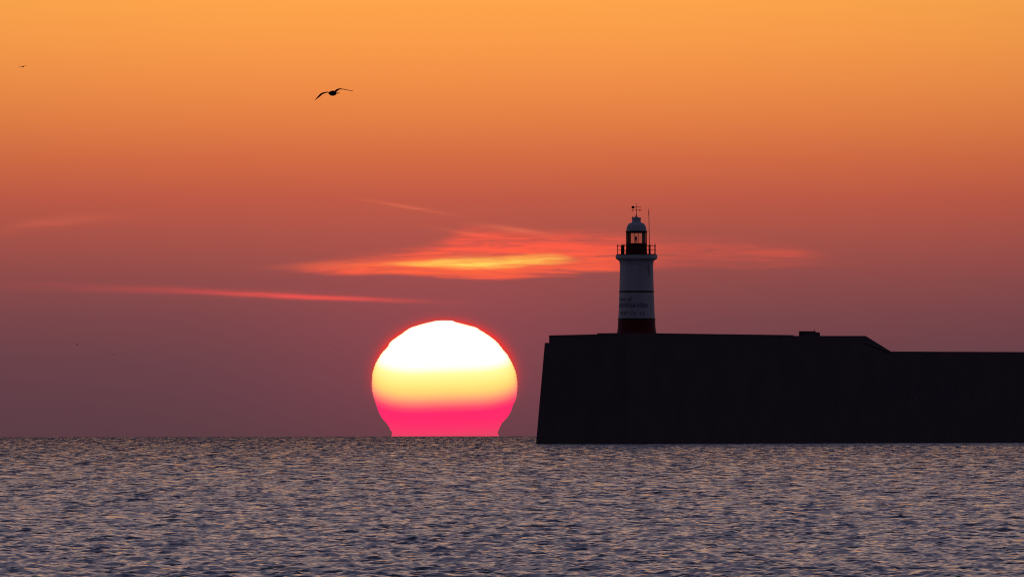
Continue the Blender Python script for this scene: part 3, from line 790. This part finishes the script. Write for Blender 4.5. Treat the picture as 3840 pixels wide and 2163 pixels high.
# ------------------------------------------------------------------ birds
def loft(bm, secs):
    R_ = [[bm.verts.new(p) for p in s] for s in secs]
    n = len(R_[0])
    for a, b_ in zip(R_, R_[1:]):
        for i in range(n): bm.faces.new((a[i], a[(i + 1) % n], b_[(i + 1) % n], b_[i]))
    bm.faces.new(R_[0][::-1]); bm.faces.new(R_[-1])
def flying_gull(name, centre, mpp, wingL, wingR, body_r, label, group, beak=True, voxel=None):
    """wing stations: (u, v_top, v_bottom, chord) with u,v in photo pixels from the body's middle"""
    bm = bmesh.new()
    for W_, sgn in ((wingL, -1), (wingR, 1)):
        secs = []
        for u, v0, v1, ch, sweep in W_:
            x = u * mpp; z0 = -v0 * mpp; z1 = -v1 * mpp; zm = (z0 + z1) / 2; hh = (z0 - z1) / 2
            s = []
            for k in range(10):
                a = 2 * PI * k / 10
                s.append(Vector((x, sweep - ch / 2 * math.cos(a), zm + hh * math.cos(a) * 1.25 + max(.012, ch * .05) * math.sin(a) * .5)))
            secs.append(s)
        loft(bm, secs)
    # body: spindle pointing mostly away, slightly right
    ax = Vector((.38, .92, .03)).normalized()
    side_ = ax.cross(Vector((0, 0, 1))).normalized(); upv = side_.cross(ax)
    prof = [(-.30, .015), (-.27, .05), (-.2, .062), (-.14, .075), (-.05, .10), (.05, .10), (.14, .075), (.22, .045), (.30, .035), (.38, .03)]
    k_ = body_r / .10
    secs = []
    for s_, r_ in prof:
        secs.append([ax * s_ * k_ * .8 + side_ * math.cos(2 * PI * i / 12) * r_ * k_ * 1.05 + upv * math.sin(2 * PI * i / 12) * r_ * k_ * (.80 if s_ < .2 else .35) + Vector((0, 0, .0)) for i in range(12)])
    loft(bm, secs)
    if beak:
        tube(bm, Vector((body_r * .9, -.1, -body_r * .02)), Vector((body_r * 2.2, -.14, body_r * .05)), body_r * .22, body_r * .07, 8)
    o = obj(name, bm, M_bird, None, True); o.location = centre
    if voxel:
        md = o.modifiers.new('merge', 'REMESH'); md.mode = 'VOXEL'; md.voxel_size = voxel; md.use_smooth_shade = True
    tag(o, label, 'bird', group); return o
DG = 560.0; mp_ = A * DG
k = 12.88
def st(u, v0, v1, ch, sw): return ((u - 1262) / k, (v0 - 520) / k, (v1 - 520) / k, ch, sw)
wl = [st(1200, 445, 520, .17, 0), st(1110, 462, 492, .17, -.01), st(1000, 450, 488, .18, -.04), st(900, 462, 512, .19, -.06), st(750, 492, 578, .19, -.06),
      st(650, 555, 665, .17, -.03), st(560, 650, 735, .14, .02), st(480, 735, 785, .10, .08), st(420, 800, 838, .06, .14), st(385, 838, 850, .02, .18)]
wr = [st(1290, 430, 520, .17, 0), st(1340, 418, 505, .17, -.01), st(1420, 350, 460, .18, -.04), st(1500, 310, 400, .19, -.06), st(1570, 293, 345, .19, -.06),
      st(1680, 298, 332, .17, -.03), st(1800, 318, 342, .14, .02), st(1950, 345, 366, .10, .07), st(2100, 380, 402, .06, .12), st(2250, 400, 412, .02, .16)]
flying_gull('gull', at(1150 + 1262 / k, 310 + 520 / k, DG), mp_, wl, wr, .118,
            'large dark gull gliding with bowed wings in the orange sky, the biggest bird', 'birds in the sky', True, .007)
D2 = 2600.0; mp2 = A * D2; k = 18.13
def st2(u, v0, v1, ch, sw): return ((u - 1555) / k, (v0 - 745) / k, (v1 - 745) / k, ch, sw)
wl = [st2(1530, 720, 770, .2, 0), st2(1450, 706, 738, .2, -.03), st2(1390, 694, 718, .2, -.04), st2(1330, 712, 742, .18, -.02), st2(1260, 750, 775, .12, .05), st2(1190, 768, 780, .04, .12)]
wr = [st2(1570, 700, 770, .2, 0), st2(1620, 675, 712, .2, -.03), st2(1690, 652, 685, .18, -.03), st2(1760, 640, 662, .14, .03), st2(1860, 636, 648, .04, .1)]
flying_gull('gull', at(1555 / k, 210 + 745 / k, D2), mp2, wl, wr, .12,
            'small distant gull with spread wings high at the far left of the sky', 'birds in the sky', False, .012)
for px, py, s_, lab in ((289, 1291, 1.0, 'tiny distant bird low over the sea at the left, the darker of the specks'),
                        (426, 1329, .7, 'faint tiny bird speck lowest in the sky between the left edge and the sun'),
                        (1257, 1303, .55, 'faint tiny bird speck just left of the setting sun')):
    Dk = 4200.0; m_ = A * Dk
    wl = [(-.2, -1.6 * s_, 1.2 * s_, .16, 0), (-1.6 * s_, -1.6 * s_, .1 * s_, .15, 0), (-3.6 * s_, -2.6 * s_, -1.6 * s_, .05, .1)]
    wr = [(.2, -1.4 * s_, 1.4 * s_, .16, 0), (1.6 * s_, .2 * s_, 1.9 * s_, .15, 0), (3.4 * s_, 1.4 * s_, 2.2 * s_, .05, .1)]
    flying_gull('gull', at(px, py, Dk), m_, wl, wr, .12 * s_ + .03, lab, 'birds in the sky', False, None)
def perched(name, u, v, h, lean, face, label):
    """small bird standing on the ventilator rim"""
    bm = bmesh.new()
    ax = Vector((math.cos(lean) * face, 0, math.sin(lean)))
    up_ = Vector((-math.sin(lean) * face, 0, math.cos(lean)))
    prof = [(-.62, .02, .02), (-.45, .05, .04), (-.28, .13, .11), (-.05, .19, .17), (.16, .17, .15), (.28, .10, .10), (.36, .105, .11), (.45, .09, .09), (.52, .035, .035), (.60, .008, .01)]
    secs = []
    for s_, r_, rz_ in prof:
        cc = ax * s_ * h + (up_ * .05 * h if s_ > .25 else Vector())
        secs.append([cc + Vector((0, 1, 0)) * math.cos(2 * PI * i / 10) * r_ * h + up_ * math.sin(2 * PI * i / 10) * rz_ * h for i in range(10)])
    loft(bm, secs)
    for dy in (-.06, .06): tube(bm, (0, dy * h, -.1 * h), (.02, dy * h, -.36 * h), .025 * h, .018 * h, 6)
    o = obj(name, bm, M_bird, None, True)
    o.location = LB + Vector(((u - 593) / 5.582 * PXM, -.12, c1(v)))
    tag(o, label, 'bird', 'birds perched on the lighthouse'); return o
perched('perched_bird', 516, 412, .30, math.radians(48), 1, 'small dark bird perched on the left rim of the lighthouse ventilator')
perched('perched_bird', 582, 400, .27, math.radians(20), 1, 'dark bird crouching at the foot of the weather vane on the lighthouse')
